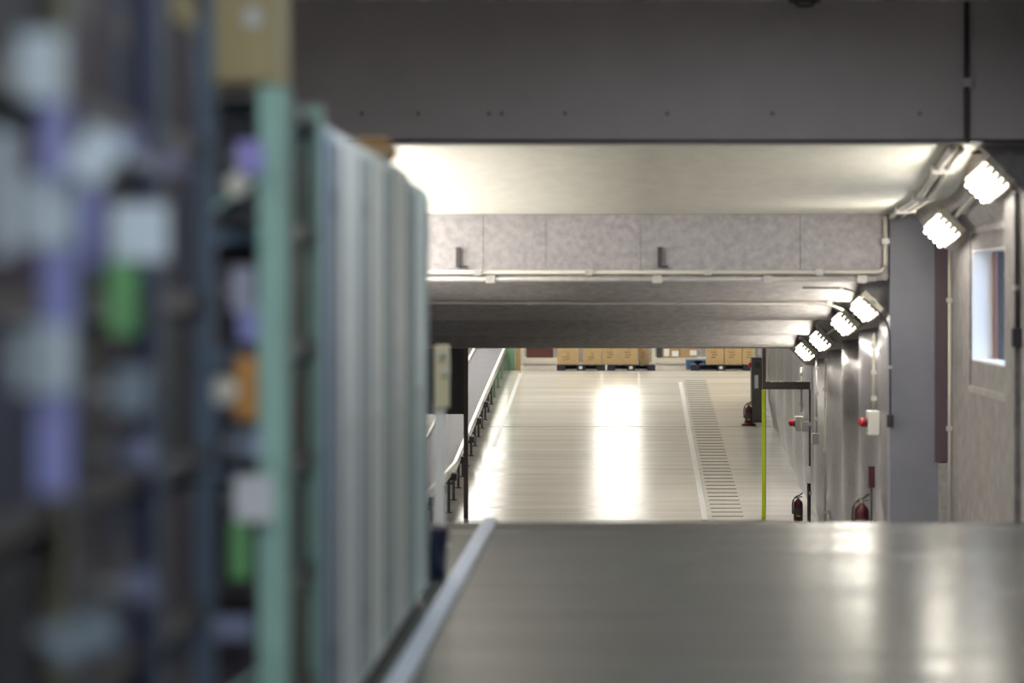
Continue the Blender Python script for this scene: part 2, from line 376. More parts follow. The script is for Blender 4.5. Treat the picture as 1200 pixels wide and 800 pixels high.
def ceiling_panel(x, y, z, sx, sy, label, m=None, group=None):
    t = thing('ceiling_light', label, 'lamp', (x, y, z), group=group)
    bm = B()
    for a, b, c, d in ((-sx, -sx + 0.04, -sy, sy), (sx - 0.04, sx, -sy, sy), (-sx, sx, -sy, -sy + 0.04), (-sx, sx, sy - 0.04, sy)): add_box(bm, a, b, c, d, -0.09, 0)
    obj('frame', bm, white_plastic, t)
    obj('diffuser', box(-sx + 0.04, sx - 0.04, -sy + 0.04, sy - 0.04, -0.08, -0.06), m or tube_hall, t)
for j, x in enumerate((-0.1, -3.7, 5.0, -7.2, 8.6)):
    for i, y in enumerate((44, 52, 60, 64, 68, 72, 76) if j == 0 else (50, 53, 56, 59, 62, 65, 68, 72) if j in (1, 3) else (54, 57, 60, 63, 67)):
        ceiling_panel(x, y, 4.3, 0.66, 1.5, 'ceiling light panel of the far hall, %s row, %s from the tunnel' % (('middle', 'left', 'right', 'leftmost', 'rightmost')[j], ('first', 'second', 'third', 'fourth', 'fifth', 'sixth', 'seventh', 'eighth')[i]), group='hall ceiling lights')
for i, (x, y) in enumerate(((-0.1, 4.0), (-0.1, 9.0), (-0.1, 14.0), (-3.6, 6.0), (-3.6, 12.0), (0.6, -1.5), (1.2, 17.0), (-0.8, 1.2))):  # unseen ceiling lights added to brighten the racks and header
    ceiling_panel(x, y, 3.97, 0.12, 0.6, 'added unseen cool ceiling light of the near room, %s' % ('over the aisle near the camera', 'over the aisle midway', 'over the aisle near the ramp', 'behind the tall racks', 'behind the cabinets', 'behind the camera', 'in front of the header', 'over the camera')[i], tube_near, 'added near room lights')

# ---------------------------------------------------------------- conduits and cables
def pipe(name, pts, r, m, label, clips=(), n=8, cat='pipe'):
    t = thing(name, label, cat, pts[0]); o = Vector(pts[0])
    obj('run', tube([Vector(p) - o for p in pts], r, n), m, t, smooth=True)
    for c in clips:
        c = Vector(c) - o
        obj('clip', box(c.x - r * 1.9, c.x + r * 1.9, c.y - r * 1.6, c.y + r * 1.6, c.z - r * 1.5, c.z + r * 1.5), tubing, t)
    return t
def arc(p, q, c, n=6):
    p, q, c = Vector(p), Vector(q), Vector(c)
    return [(p * (1 - t) ** 2 + c * 2 * t * (1 - t) + q * t * t) for t in [i / n for i in range(n + 1)]]
zA, zB = PZ(319, YP - .06), PZ(327, YP - .06)
yv = YP - 0.06
pipe('conduit', [(XL + .1, yv, zA)] + arc((2.6, yv, zA), (2.70, yv, zA + .10), (2.70, yv, zA)) + [(2.70, yv, 2.36)], 0.020, conduit_beige,
     'beige conduit along the concrete panels, turning up at the right', [(PX(px, yv), yv, zA) for px in (560, 690, 830, 960)] + [(2.70, yv, 2.1)])
pipe('conduit', [(XL + .1, yv, zB), (2.60, yv, zB)], 0.026, tubing, 'silver pipe just below the beige conduit over the tunnel mouth', [(PX(px, yv), yv, zB) for px in (575, 770, 900, 1010)])
yc = 27.45; zc = cz(yc) - 0.022
pipe('conduit', [(XL + .2, yc, zc), (2.0, yc, zc)] + arc((2.0, yc, zc), (2.38, yc, zc - .08), (2.25, yc, zc)), 0.014, conduit_beige, 'thin conduit crossing the tunnel ceiling from left to right', [(PX(px, yc), yc, zc) for px in (620, 795, 972)])
pipe('conduit', [(2.83, YH - .03, 3.96), (2.83, YH - .03, 2.80)], 0.024, dark_plate, 'dark vertical pipe on the header at upper right', [(2.83, YH - .03, 3.3)])
for i, (dx, r, m) in enumerate(((0.0, 0.03, tubing), (0.085, 0.026, conduit_beige))):
    ya, yb = YH + 0.33, YP - 0.05
    pts = [(2.76 + dx, y_, soff(y_) - wave(y_, 4.9, YH + 0.3, 0.10) - 0.035) for y_ in [ya + (yb - ya) * q / 10 for q in range(11)]]
    pipe('cable_conduit', pts, r, m, ('silver' if i == 0 else 'beige') + ' conduit running along the bright soffit beside the large lamps', pts[2::3])
xx = XRN - 0.03
pipe('conduit', [(XRN - .03, 25.95, 2.0), (XRN - .03, 25.95, -1.2)], 0.016, conduit_beige, 'thin beige conduit standing beside the dark plum panel', [(XRN - .03, 25.95, z_) for z_ in (1.5, 0.2)])
def wall_pipe(px, y0, y1, r, m, label, nclip=3, name='conduit'):
    # vertical pipe on the right tunnel wall
    x = XR - r - 0.006; Y = 3000 * x / (px - VX)
    zs = [PZ(y0, Y), PZ(y1, Y)]; zs[1] = max(zs[1], fz(Y) + 0.02); zs[0] = min(zs[0], tz(Y) - 0.3) if Y < YQ else zs[0]
    return pipe(name, [(x, Y, zs[0]), (x, Y, zs[1])], r, m, label, [(x, Y, zs[0] + (zs[1] - zs[0]) * (q + 0.5) / nclip) for q in range(nclip)])
wall_pipe(967, 420, 640, 0.016, conduit_beige, 'tall pale conduit running the full height of the ribbed wall')
wall_pipe(957, 415, 507, 0.013, tubing, 'grey conduit ending in a small grey box on the ribbed wall')
wall_pipe(939, 430, 482, 0.016, conduit_beige, 'pale conduit above the farther alarm box')
wall_pipe(1024, 390, 482, 0.016, conduit_beige, 'pale conduit above the nearer alarm box')
wall_pipe(949, 456, 640, 0.015, dark_plate, 'dark vertical pipe at the end of the brown side beam', 2)
def free_cable(name, pix, x_fn, label, r=0.012):
    pts = []
    for px, py in pix:
        Y = 3000 * x_fn(px) / (px - VX); pts.append(P(px, py, Y))
    return pts
# black cable bending over the mouth haunch and down the jamb
yj = YP - 0.02
pts = [(1.85, yj - .03, PZ(337, yj)), (2.25, yj - .03, PZ(337, yj))] + [tuple(P(px, py, yj - .03)) for px, py in ((1000, 341), (1015, 352), (1030, 366), (1039, 377), (1042.5, 390), (1043, 430), (1043, 488))]
cb = pipe('cable', pts, 0.010, black_cable, 'black cable bending over the tunnel corner and down the jamb', [pts[1], pts[7], pts[8]], cat='cable')
obj('end_box', box(-0.035, 0.035, -0.03, 0.03, -0.11, 0.02, 0.01), black_cable, cb).location = Vector(pts[-1]) - Vector(pts[0])
yj = YH + 0.5
pts = [tuple(P(px, py, yj)) for px, py in ((1142, 172), (1152, 171), (1168, 177), (1182, 190), (1190, 202), (1193, 216), (1193.5, 240), (1194, 330), (1195, 380))]
pts = [(p[0] - 0.02, p[1], p[2] - 0.05) for p in pts]
cb = pipe('cable', pts, 0.014, black_cable, 'black cable curving past the upper right lamp and down the wall', [pts[2], pts[5], pts[7]], cat='cable')
obj('end_box', box(-0.05, 0.05, -0.04, 0.04, -0.14, 0.02, 0.01), dark_plate, cb).location = Vector(pts[-1]) - Vector(pts[0])
sd = thing('ceiling_bracket', 'small dark fitting under the ceiling at the top of the header', 'bracket', (PX(943, YH - .1), YH - .1, 3.97))
obj('plate', box(-0.13, 0.13, -0.06, 0.06, -0.02, 0), dark_plate, sd)
obj('hook', tube([(-.08, 0, -.02), (-.05, 0, -.05), (.05, 0, -.05), (.08, 0, -.02)], 0.012), dark_plate, sd)

# ---------------------------------------------------------------- wall devices
def wall_point(px, off):
    x = XR - off                       # devices stand on the rib crests
    return x, 3000 * (x - 0.03) / (px - VX)
def alarm(px, py, h, wd, label):
    x, Y = wall_point(px, 0.022)
    t = thing('alarm_box', label, 'alarm', (x, Y, PZ(py, Y) - h / 2))
    obj('mount', box(0.02, 0.10, -wd / 3, wd / 3, h * .2, h * .8), grey_plastic, t)
    obj('case', box(-0.10, 0.02, -wd / 2, wd / 2, 0, h, 0.012), white_plastic, t)
    bs = obj('lamp_base', tube([(-0.10, 0, h * 0.52), (-0.125, 0, h * 0.52)], 0.055, 14), red, t)
    bm = B(); bmesh.ops.create_uvsphere(bm, u_segments=14, v_segments=8, radius=0.05, matrix=Matrix.Translation((-0.15, 0, h * 0.52)))
    obj('lamp_lens', bm, red_lamp, bs, smooth=True)
    obj('bell_plate', box(-0.104, -0.1, -wd * 0.3, wd * 0.3, h * 0.1, h * 0.28), grey_plastic, t)
alarm(1024, 495, 0.26, 0.30, 'white alarm box with red lamp on the nearer ribbed wall')
alarm(937, 496, 0.22, 0.26, 'smaller white alarm box with red lamp beside the brown beam')
x, Y = wall_point(955, 0.025)
t = thing('junction_box', 'small grey switch box under a conduit on the ribbed wall', 'switch box', (x, Y, PZ(520, Y)))
obj('case', box(-0.07, 0.02, -0.09, 0.09, 0, 0.15, 0.008), grey_plastic, t); obj('cover', box(-0.078, -0.07, -0.075, 0.075, 0.015, 0.135), tubing, t)
x, Y = wall_point(943, 0.045)
t = thing('junction_box', 'pale grey box fixed just right of the smaller alarm box', 'switch box', (x, Y, PZ(505, Y)))
obj('case', box(-0.07, 0.04, -0.09, 0.09, 0, 0.14, 0.008), grey_plastic, t); obj('cover', box(-0.078, -0.07, -0.075, 0.075, 0.015, 0.125), white_plastic, t)

def extinguisher(x, Y, label, h=0.40, stand=False):
    t = thing('fire_extinguisher', label, 'extinguisher', (x, Y, fz(Y) + (0.03 if stand else 0)))
    r = h * 0.165
    b = obj('cylinder', lathe([(r * .9, 0), (r, 0.012), (r, h * .60), (r * .92, h * .67), (r * .6, h * .73), (r * .35, h * .76), (r * .3, h * .80)]), red, t, smooth=True)
    obj('label_band', lathe([(r * 1.01, h * .22), (r * 1.012, h * .23), (r * 1.012, h * .45), (r * 1.01, h * .46)]), dark_plate, b)
    obj('label_mark', box(-r * .45, r * .45, -r * 1.05, -r * 1.0, h * .17, h * .21), mat('yellow_mark', (0.6, 0.5, 0.05), .5), b)
    v = obj('valve', tube([(0, 0, h * .78), (0, 0, h * .88)], r * .28, 10), tubing, t)
    bm = tube([(-r * .5, 0, h * .86), (r * .2, 0, h * .90), (r * 1.0, 0, h * .99)], 0.010); add_tube(bm, [(-r * .3, 0, h * .83), (r * .9, 0, h * .86)], 0.008)
    obj('handle', bm, black_cable, v)
    obj('hose', tube(arc((-r * .3, 0, h * .84), (-r * 1.15, 0, h * .25), (-r * 1.5, 0, h * .85), 8), 0.012, 8), black_cable, t, smooth=True)
    if stand:
        obj('stand', lathe([(r * 1.9, -0.03), (r * 1.9, 0.0), (r * 1.2, 0.02), (r * 1.2, .05)]), red, t)
extinguisher(2.62, 37.9, 'dark red fire extinguisher standing by the lime taped post', 0.42)
extinguisher(2.63, 28.0, 'red fire extinguisher on the down ramp under the nearer alarm box', 0.50)
extinguisher(2.40, 48.2, 'dark fire extinguisher on a red stand before the tall grey cabinet', 0.44, True)
def sign_pole(px, y0, y1, yp, label, m):
    x, Y = wall_point(px, 0.05)
    t = thing('sign_pole', label, 'sign', (x, Y, fz(Y)))
    zf_ = fz(Y)
    obj('pole', tube([(0, 0, 0), (0, 0, PZ(y0, Y) - zf_)], 0.012), dark_plate, t)
    obj('plate', box(-0.035, 0.035, -0.035, -0.015, PZ(yp, Y) - zf_, PZ(y0, Y) - zf_), m, t)
sign_pole(1018, 546, 600, 571, 'thin dark red extinguisher sign pole beside the white nearer alarm', mat('maroon_sign', (0.09, 0.015, 0.03), .5))
sign_pole(944.5, 546, 600, 566, 'thin sign pole with a white plate near the taped post', paper)

# tall grey cabinet at the right of the far ramp
x0, x1 = PX(880.5, 48.6), PX(894, 48.6)
t = thing('hose_cabinet', 'tall narrow dark grey steel cabinet beside the far ramp wall', 'cabinet', ((x0 + x1) / 2, 48.8, fz(48.5)))
hw2 = (x1 - x0) / 2; hc = PZ(419, 48.6) - fz(48.5)
obj('body', box(-hw2, hw2, -0.2, 0.2, 0, hc, 0.015), dark_grey, t)
d = obj('door', box(-hw2 + .015, hw2 - .015, -0.215, -0.2, 0.06, hc - 0.03, 0.004), mat('grey_door', (0.11, 0.10, 0.098), 0.4), t)
obj('notice', box(-0.05, 0.02, -0.22, -0.215, hc - 0.58, hc - 0.33), paper, d)
obj('dial', tube([(0, -0.215, hc - .14), (0, -0.235, hc - .14)], 0.06, 16), dark_plate, d)
rb = obj('beacon', lathe([(0.035, 0), (0.035, .03), (0.025, .07), (0.01, .09)], 12), red_lamp, t); rb.location = (-hw2 - 0.02, -0.1, hc - .18)
pipe('corner_post', [(2.74, 52.1, fz(52.1)), (2.74, 52.1, 4.28)], 0.05, white_plastic, 'white corner post at the end of the ribbed wall', cat='post')

# ---------------------------------------------------------------- conveyor
cv = thing('conveyor', 'long belt conveyor rising along the left of the far ramp', 'conveyor', (-2.92, 38, fz(38)))
def czv(y):
    if y < 37.2: return -1.14
    if y < 40: 
        u = (y - 37.2) / 2.8; return -1.14 + 0.03 * u + (fz(40) + 0.50 + 1.14 - 0.03) * u * u
    return fz(y) + 0.50 - 0.02 * min(1, max(0, (y - 50) / 7))
O = Vector(cv.location)
def sweep_y(x0, x1, dz0, dz1, ya, yb, n=60):
    bm = B(); R = []
    for i in range(n + 1):
        y = ya + (yb - ya) * i / n; z = czv(y)
        R.append([bm.verts.new(Vector(c) - O) for c in ((x0, y, z + dz0), (x1, y, z + dz0), (x1, y, z + dz1), (x0, y, z + dz1))])
    for a, b in zip(R, R[1:]):
        for k in range(4): bm.faces.new((a[k], a[(k + 1) % 4], b[(k + 1) % 4], b[k]))
    bm.faces.new(R[0]); bm.faces.new(R[-1]); return bm
CY0, CY1 = 33.5, 64.0
obj('belt', sweep_y(-3.24, -2.64, -0.04, 0.0, CY0, CY1), belt_m, cv, smooth=False)
for xa in (-3.29, -2.63):
    obj('side_rail', sweep_y(xa, xa + 0.05, -0.09, 0.045, CY0, CY1), mat('rail_steel', (0.5, 0.5, 0.48), .3, .6), cv)
obj('edge_stripe', sweep_y(-2.70, -2.68, 0.0, 0.003, CY0, CY1), dark_plate, cv)
obj('edge_stripe', sweep_y(-3.20, -3.18, 0.0, 0.003, CY0, CY1), dark_plate, cv)
y = 34.0; k = 0
while y < 62:
    green = y > 51.5
    m = mint_steel if green else dark_grey
    for xa in (-3.26, -2.6):
        zt, zb = czv(y) - 0.05, fz(y)
        lg = obj('leg', box(xa - 0.02, xa + 0.02, y - .02, y + .02, zb, zt), m, cv); lg.location = -O
        ft = obj('foot', box(xa - 0.05, xa + 0.05, y - .05, y + .05, zb, zb + 0.015), m, lg)
    b = obj('cross_bar', box(-3.24, -2.62, y - .015, y + .015, czv(y) - .28, czv(y) - .24), m, cv); b.location = -O
    if k % 2 == 0 and y < 50:
        b = obj('motor', box(-2.62, -2.50, y + .3, y + .55, czv(y + .4) - .16, czv(y + .4) - .05, .01), dark_plate, cv); b.location = -O
    y += 1.15 if not green else 1.6; k += 1
# green frame at the conveyor's far end
t = thing('green_frame', 'mint green steel frame beside the far end of the conveyor', 'frame', (PX(599, 57.5), 57.5, fz(57.5)))
for px in (595, 599, 603):
    x = PX(px, 57.5) - t.location.x
    obj('post', box(x - .025, x + .025, -0.05, 0.0, 0, 2.2), mint_steel, t)
    obj('post', box(x - .025, x + .025, 0.6, 0.65, 0, 2.2), mint_steel, t)
for z_ in (0.35, 0.9, 1.5): obj('rail', box(-0.10, 0.10, -0.03, -0.0, z_, z_ + 0.04), mint_steel, t)
obj('door_panel', box(0.085, 0.12, -0.07, -0.05, 0, 2.1), white_plastic, t)
t = thing('wooden_post', 'brown carton board standing beside the green frame', 'board', (PX(607, 57.3), 57.3, fz(57.3)))
obj('board', box(-0.06, 0.06, -0.02, 0.02, 0.02, 1.3, .005), carton2, t); obj('board_foot', box(-0.07, 0.07, -0.06, 0.06, 0, 0.02), carton2, t)

# ---------------------------------------------------------------- pallets and cartons
def pallet(x0, Y, m, label, wd=1.08, lab=True, h=0.13):
    t = thing('pallet', label, 'pallet', (x0 + wd / 2, Y, ZT), group='pallets in the far hall')
    o = -wd / 2
    for i in range(7):
        a = o + i * (wd - 0.12) / 6; obj('deck_board', box(a, a + 0.12, 0, 1.08, h - 0.022, h), m, t)
    for a in (o, o + wd / 2 - .09, o + wd - .18):
        for yy in (0, .45, .9): obj('block', box(a, a + .18, yy, yy + .18, 0.018, h - .022), m, t)
        obj('skid', box(a, a + .18, 0, 1.08, 0, 0.018), m, t)
    obj('gap_blocker', box(o, o + wd, 0.55, 0.57, 0.018, h - .022), m, t)  # board added to keep the fork openings dark
    if lab: obj('label_card', box(-0.045, 0.03, -0.004, 0, 0.035, h - 0.03), paper, t)
    return t
YPal = 57.35
pallet(PX(652.5, YPal), YPal, navy_plastic, 'dark pallet under the left stacks of cartons')
pallet(PX(711.5, YPal), YPal, navy_plastic, 'dark pallet under the cartons in the middle of the far hall')
pallet(PX(810, YPal), YPal, navy_plastic, 'dark pallet under the right cartons, left edge bare', 1.35)
pallet(PX(807, YPal + .3) - .02, YPal + 0.02 + 1.1, blue_plastic, 'blue pallet showing behind the left edge of the right cartons', .9, False, 0.21)
def carton_box(x0, x1, y0, z0, h, dp, m, label, marks=1, group='cartons on pallets', tape=True, labels=()):
    t = thing('carton', label, 'carton', ((x0 + x1) / 2, y0, z0), group=group); w2 = (x1 - x0) / 2
    obj('body', box(-w2, w2, 0, dp, 0, h, 0.006), m, t)
    if tape: obj('tape', box(-0.03, 0.03, -0.002, 0.0, h * .75, h), mat('box_tape', (0.48, 0.33, 0.16), .3), t)
    if marks:
        for q in range(3):
            ww = w2 * (0.55, 0.4, 0.5)[q]
            obj('print_line', box(-ww, ww * (0.3, .6, .1)[q], -0.0025, 0, h * (.62 - .13 * q), h * (.66 - .13 * q)), print_ink, t)
    for a, b, c, d in labels: obj('label_card', box(a * w2, b * w2, -0.004, 0, c * h, d * h), paper, t)
    return t
zt0 = ZT + 0.131
side = {653: 'leftmost stack', 683: 'second stack', 706: 'third stack', 727: 'fourth stack', 748: 'narrow end stack coloured as shaded'}
for a, b, hs in ((653, 678, (.275, .275)), (683, 705, (.275, .275)), (706, 726.4, (.44,)), (727, 747.3, (.44,)), (748.6, 761, (.42,))):
    z = zt0; yy = YPal + .08 + (0.12 if a == 748.6 else 0)
    for q, h in enumerate(hs):
        carton_box(PX(a, yy), PX(b, yy), yy, z, h, 0.5, carton2 if a == 748.6 else carton, 'tan carton, %s from the floor in the %s, left pallets' % (('first', 'second', 'third')[q], side[int(a)]))  # end stack takes the duller carton colour as a shaded side
        z += h + .002
for a, b, nme in ((828, 848.3, 'left'), (849, 869.4, 'middle'), (870, 888, 'right')):
    z = zt0
    for q in range(2):
        yy = YPal + .08
        carton_box(PX(a, yy), PX(b, yy), yy, z, 0.44, .5, carton, 'tan carton, %s stack of the right pallet, %s one' % (nme, ('bottom', 'upper')[q])); z += .442
for nme, px0, px1 in (('left', 612, 655), ('right', 766, 832)):
    Yr = 61.5
    x0, x1 = PX(px0, Yr), PX(px1, Yr)
    t = thing('storage_rack', 'cream steel storage rack behind the %s cartons' % nme, 'rack', ((x0 + x1) / 2, Yr, ZT))
    w2 = (x1 - x0) / 2
    for xx in (-w2, w2):
        for yy in (0, .9): obj('upright', box(xx - .035, xx + .035, yy - .035, yy + .035, 0, 2.4), cream_steel, t)
    for z_ in (0.07, 1.2, 2.1):
        for yy in (-.02, .9): obj('beam', box(-w2, w2, yy - .02, yy + .02, z_, z_ + .1), cream_steel, t)
        obj('shelf_board', box(-w2, w2, 0, .9, z_ + .09, z_ + .105), cream_steel, t)
Yr = 61.6; zr = ZT + .1765
carton_box(PX(777, Yr), PX(796, Yr), Yr, zr, .24, .4, carton2, 'low brown carton with two white labels on the cream rack', 0, 'cartons on racks', False, ((-.9, -.25, .15, .9), (.1, .9, .15, .7)))
carton_box(PX(797, Yr), PX(817, Yr), Yr, zr, .24, .4, carton2, 'low brown carton with one white label on the cream rack', 0, 'cartons on racks', False, ((.15, .95, .25, .75),))
carton_box(PX(769.5, Yr), PX(776, Yr), Yr, zr, .26, .4, dark_plate, 'small dark bin at the left end of the right cream rack', 0, 'cartons on racks', False)
carton_box(PX(617, Yr), PX(648, Yr), Yr, zr, .5, .5, maroon, 'dark maroon box on the left cream rack', 0, 'cartons on racks', False)
struct(obj('wall_hall_partition', box(-12, 12, 64.2, 64.3, ZT, 0.8), concrete))

# ---------------------------------------------------------------- foreground: guide rail, racks, cabinets
t = thing('guide_rail', 'pale blue floor guide rail running along the foot of the cabinets', 'rail', (-0.9, 8.9, 0))
rail_m = mat('rail_paint', (0.50, 0.55, 0.62), 0.4, var=.1, scale=6)
y = 8.9
while y < 17.5:
    obj('rail_segment', box(-0.045, 0.045, y - 8.9, min(y + 1.95, 17.62) - 8.9, 0, 0.035, 0.008), rail_m, t); y += 1.96
XF = -1.0
def angle_post(x, y, h, sx, sy, w=0.04, th=0.004):
    bm = box(min(x, x + sx * w), max(x, x + sx * w), min(y, y + sy * th), max(y, y + sy * th), 0, h)
    add_box(bm, min(x, x + sx * th), max(x, x + sx * th), min(y, y + sy * w), max(y, y + sy * w), 0, h); return bm
ordn = ['lowest', 'second', 'third', 'fourth', 'fifth', 'sixth', 'seventh', 'eighth']
BOXC = [mat('file_brown', (0.07, 0.048, 0.035), .8), mat('file_black', (0.03, 0.03, 0.035), .6), mat('file_olive', (0.10, 0.088, 0.055), .8),
        mat('file_slate', (0.05, 0.055, 0.085), .7), mat('file_green', (0.05, 0.075, 0.06), .7), mat('file_plum', (0.06, 0.045, 0.06), .7)]
BNAME = ['brown', 'black', 'olive', 'slate blue', 'dark green', 'plum']
def rack(ya, yb, h, m, mname, shelves, wpost=0.04, depth=0.45, fill=2, XF=XF):
    t = thing('shelf_rack', '%s open steel shelf rack in the blurred row' % mname, 'rack', (XF - depth / 2, (ya + yb) / 2, 0))
    w2, d2 = (yb - ya) / 2, depth / 2
    for sx in (-1, 1):
        for sy in (-1, 1): obj('upright', angle_post(sx * d2, sy * w2, h, -sx, -sy, wpost), m, t)
    zs = []
    for i in range(shelves):
        z = 0.08 + i * (h - 0.12) / (shelves - 1) if shelves > 1 else .1
        zs.append(z)
        bm = box(-d2 + .005, d2 - .025, -w2 + .005, w2 - .005, z, z + .012); add_box(bm, d2 - .028, d2 - .024, -w2 + .005, w2 - .005, z - .03, z); add_box(bm, -d2 + .004, -d2 + .008, -w2 + .005, w2 - .005, z - .03, z)
        obj('shelf', bm, dark_grey, t)
    for z in (0.3, h - .5):
        b = tube([(-d2 + .01, -w2 + .012, z), (d2 - .01, -w2 + .012, z + .3)], 0.008, 6); obj('brace', b, m, t)
    pitch = (h - .12) / (shelves - 1)
    for i, z in enumerate(zs[:-1]):
        yy = ya + .05
        for q in range(fill):
            ln = (yb - ya - .12) / fill - random.uniform(.01, .06); bh = pitch - random.uniform(.05, .12)
            c = (i * 2 + q * 3 + int(ya * 3)) % 6
            o = thing('document_box', '%s document box on the %s shelf of the %s rack, %s end' % (BNAME[c], ordn[i], mname, ('camera', 'tunnel', 'middle')[q]), 'box', (XF - .03, yy, z + .0125), group='document boxes')
            dp = random.uniform(.3, .38)
            obj('body', box(-dp, 0, 0, ln, 0, bh, .006), BOXC[c], o)
            obj('finger_hole', tube([(0.0, ln / 2, bh * .3), (0.002, ln / 2, bh * .3)], .018, 12), dark_plate, o)
            if random.random() < .6: obj('spine_label', box(0, .002, ln * .3, ln * .7, bh * .5, bh * .75), mat('kraft_label', (0.16, 0.14, 0.12), .8), o)
            yy += ln + random.uniform(.02, .05)
    return t
rack(3.25, 4.66, 2.75, mat('olive_steel', (0.26, 0.24, 0.15), .45), 'olive', 8, .05, fill=3)
rack(4.72, 5.52, 2.75, mat('navy_steel', (0.07, 0.085, 0.16), .45), 'navy', 8, .04)
rack(5.56, 6.30, 2.75, mat('slate_steel', (0.15, 0.21, 0.29), .45), 'slate blue', 8, .045)
rack(7.02, 7.85, 2.16, mat('mint_steel_light', (0.42, 0.68, 0.58), .45), 'mint green', 7, .08, XF=-0.915)

def cabinet(ya, yb, h, m, cname, cards=(), sm=None):
    sm = sm or mat('stile_grey', (0.30, 0.36, 0.36), .5)
    t = thing('steel_cabinet', '%s steel cabinet with hinged doors in the blurred row' % cname, 'cabinet', (XF - .24, (ya + yb) / 2, 0))
    w2 = (yb - ya) / 2
    obj('body', box(-.22, .215, -w2, w2, .06, h, .006), m, t)
    obj('plinth', box(-.2, .19, -w2 + .02, w2 - .02, 0, .06), dark_plate, t)
    for s in (-1, 1):
        d = obj('door', box(.218, .24, min(s * .004, s * (w2 - .008)), max(s * .004, s * (w2 - .008)), .08, h - .02, .005), m, t)
        obj('handle', box(.24, .256, s * .04 - .010, s * .04 + .010, h * .50, h * .50 + .06, .004), white_plastic, d)
        for z in (.3, h - .3): obj('hinge', tube([(.242, s * (w2 - .012), z), (.242, s * (w2 - .012), z + .08)], .008, 8), tubing, d)
        obj('stile', box(.24, .25, s * (w2 - .11) - .045, s * (w2 - .11) + .045, .12, h - .06), sm, d)
    for z, dz in cards: obj('label_card', box(.24, .244, -w2 * .8, -w2 * .35, z, z + dz), paper, t)
    return t
cabinet(7.98, 8.86, 2.17, mat('steel_blue', (0.27, 0.37, 0.52), .45), 'blue', ((1.3, .1),), mat('stile_blue', (0.14, 0.19, 0.30), .5))
pal = mat('pale_grey_green', (0.80, 0.84, 0.76), .45); pal2 = mat('pale_grey', (0.72, 0.77, 0.75), .45); pal3 = mat('pale_teal', (0.50, 0.64, 0.62), .45); pal4 = mat('grey_green', (0.62, 0.67, 0.62), .45)
cabinet(8.92, 9.95, 2.17, pal2, 'pale grey', ())
cabinet(10.0, 10.95, 2.17, pal, 'pale grey green', ((1.2, .12), (1.4, .12)))
cabinet(11.0, 12.1, 2.17, pal4, 'muted grey green', ((1.35, .09), (1.5, .09), (1.2, .09)), mat('stile_green', (0.36, 0.42, 0.38), .5))
cabinet(12.15, 13.25, 2.13, pal3, 'pale teal', ())

# things on top of racks and cabinets
o = thing('carton', 'tall beige carton standing on top of the mint green rack', 'carton', (-1.17, 7.08, 2.175))
obj('body', box(-.2, .21, 0, .32, 0, .45, .008), mat('beige_carton', (0.52, 0.43, 0.22), .75), o); obj('tape', box(-.2, .21, .14, .18, .45, .452), carton2, o)
obj('round_label', tube([(.15, -.001, .18), (.15, -.003, .18)], .025, 14), paper, o)
o = thing('wicker_basket', 'brown rounded basket lying on top of the muted grey green cabinet', 'basket', (-1.12, 11.5, 2.171))
bm = B(); n = 14
obj('basket', lathe([(.06, 0), (.10, .01), (.115, .05), (.10, .09), (.06, .115), (.01, .12)], 18), mat('wicker', (0.30, 0.17, 0.06), .8, bump=.3), o, smooth=True)
obj('rim', lathe([(.116, .03), (.122, .035), (.122, .055), (.116, .06)], 18), carton2, o)

# shelf flags, tags and goods projecting from the rack fronts
LAV = mat('lavender_strip', (0.34, 0.36, 0.72), .5); GRN = mat('green_strip', (0.20, 0.50, 0.20), .5); ORG = mat('orange_carton', (0.62, 0.30, 0.08), .6)
ICE = mat('ice_card', (0.62, 0.72, 0.78), .6)
def flag(px, py, w, h, m, label, strip=None, tilt=0.0, x=-0.95, Y=None):
    Y = Y or 3000 * x / (px - VX)
    s = Y / 3000; c = P(px, py, Y)
    t = thing('shelf_flag', label, 'shelf tag', (c.x, Y, c.z), group='shelf tags')
    cd = obj('card', box(-w * s / 2, w * s / 2, -.002, .002, -h * s / 2, h * s / 2, .0008), m, t); cd.rotation_euler.y = tilt
    hook = min(-w * s / 2, XF - c.x - .01) - .02
    obj('clip', box(hook, -w * s / 2 + .01, .002, .006, -.012, .012), grey_plastic, t)
    if strip:
        sp, dx, sw, sh, top = strip
        obj('strip', box((dx - sw / 2) * s, (dx + sw / 2) * s, .003, .006, (-top - sh) * s, (-top) * s), sp, t)
flag(48, 78, 52, 80, ICE, 'white tag with lavender strip, highest at the far left', (LAV, 14, 30, 90, 40))
flag(55, 248, 62, 82, ICE, 'white tag with lavender strip, middle of three at far left', (LAV, 12, 36, 110, 40))
flag(52, 420, 66, 80, ICE, 'white tag with lavender strip, lowest of three at far left', (LAV, 10, 40, 120, 38))
flag(112, 182, 50, 62, ICE, 'pale tag hanging tilted beside the olive rack post', (LAV, -6, 24, 90, 40), tilt=.6)
flag(164, 272, 64, 66, ICE, 'white tag with green strip below on the navy rack', (GRN, -20, 32, 90, 30))
flag(152, 458, 44, 56, mat('dull_card', (0.25, 0.31, 0.36), .6), 'dull blue grey tag at the middle of the navy rack')
flag(158, 530, 44, 36, mat('dull_lavender', (0.24, 0.27, 0.40), .6), 'small dull lavender tag low on the navy rack')
flag(163, 686, 32, 36, mat('dull_lavender', (0.24, 0.27, 0.40), .6), 'smallest lavender tag near the bottom of the navy rack')
flag(150, 168, 30, 34, mat('dull_lavender', (0.24, 0.27, 0.40), .6), 'small lavender tag high on the navy rack')
flag(95, 745, 80, 50, mat('dull_card', (0.25, 0.31, 0.36), .6), 'wide dull tag tilted near the floor at far left', tilt=-.4)
flag(200, 190, 44, 26, mat('plum_card', (0.18, 0.17, 0.24), .6), 'small plum tag on the slate blue rack')
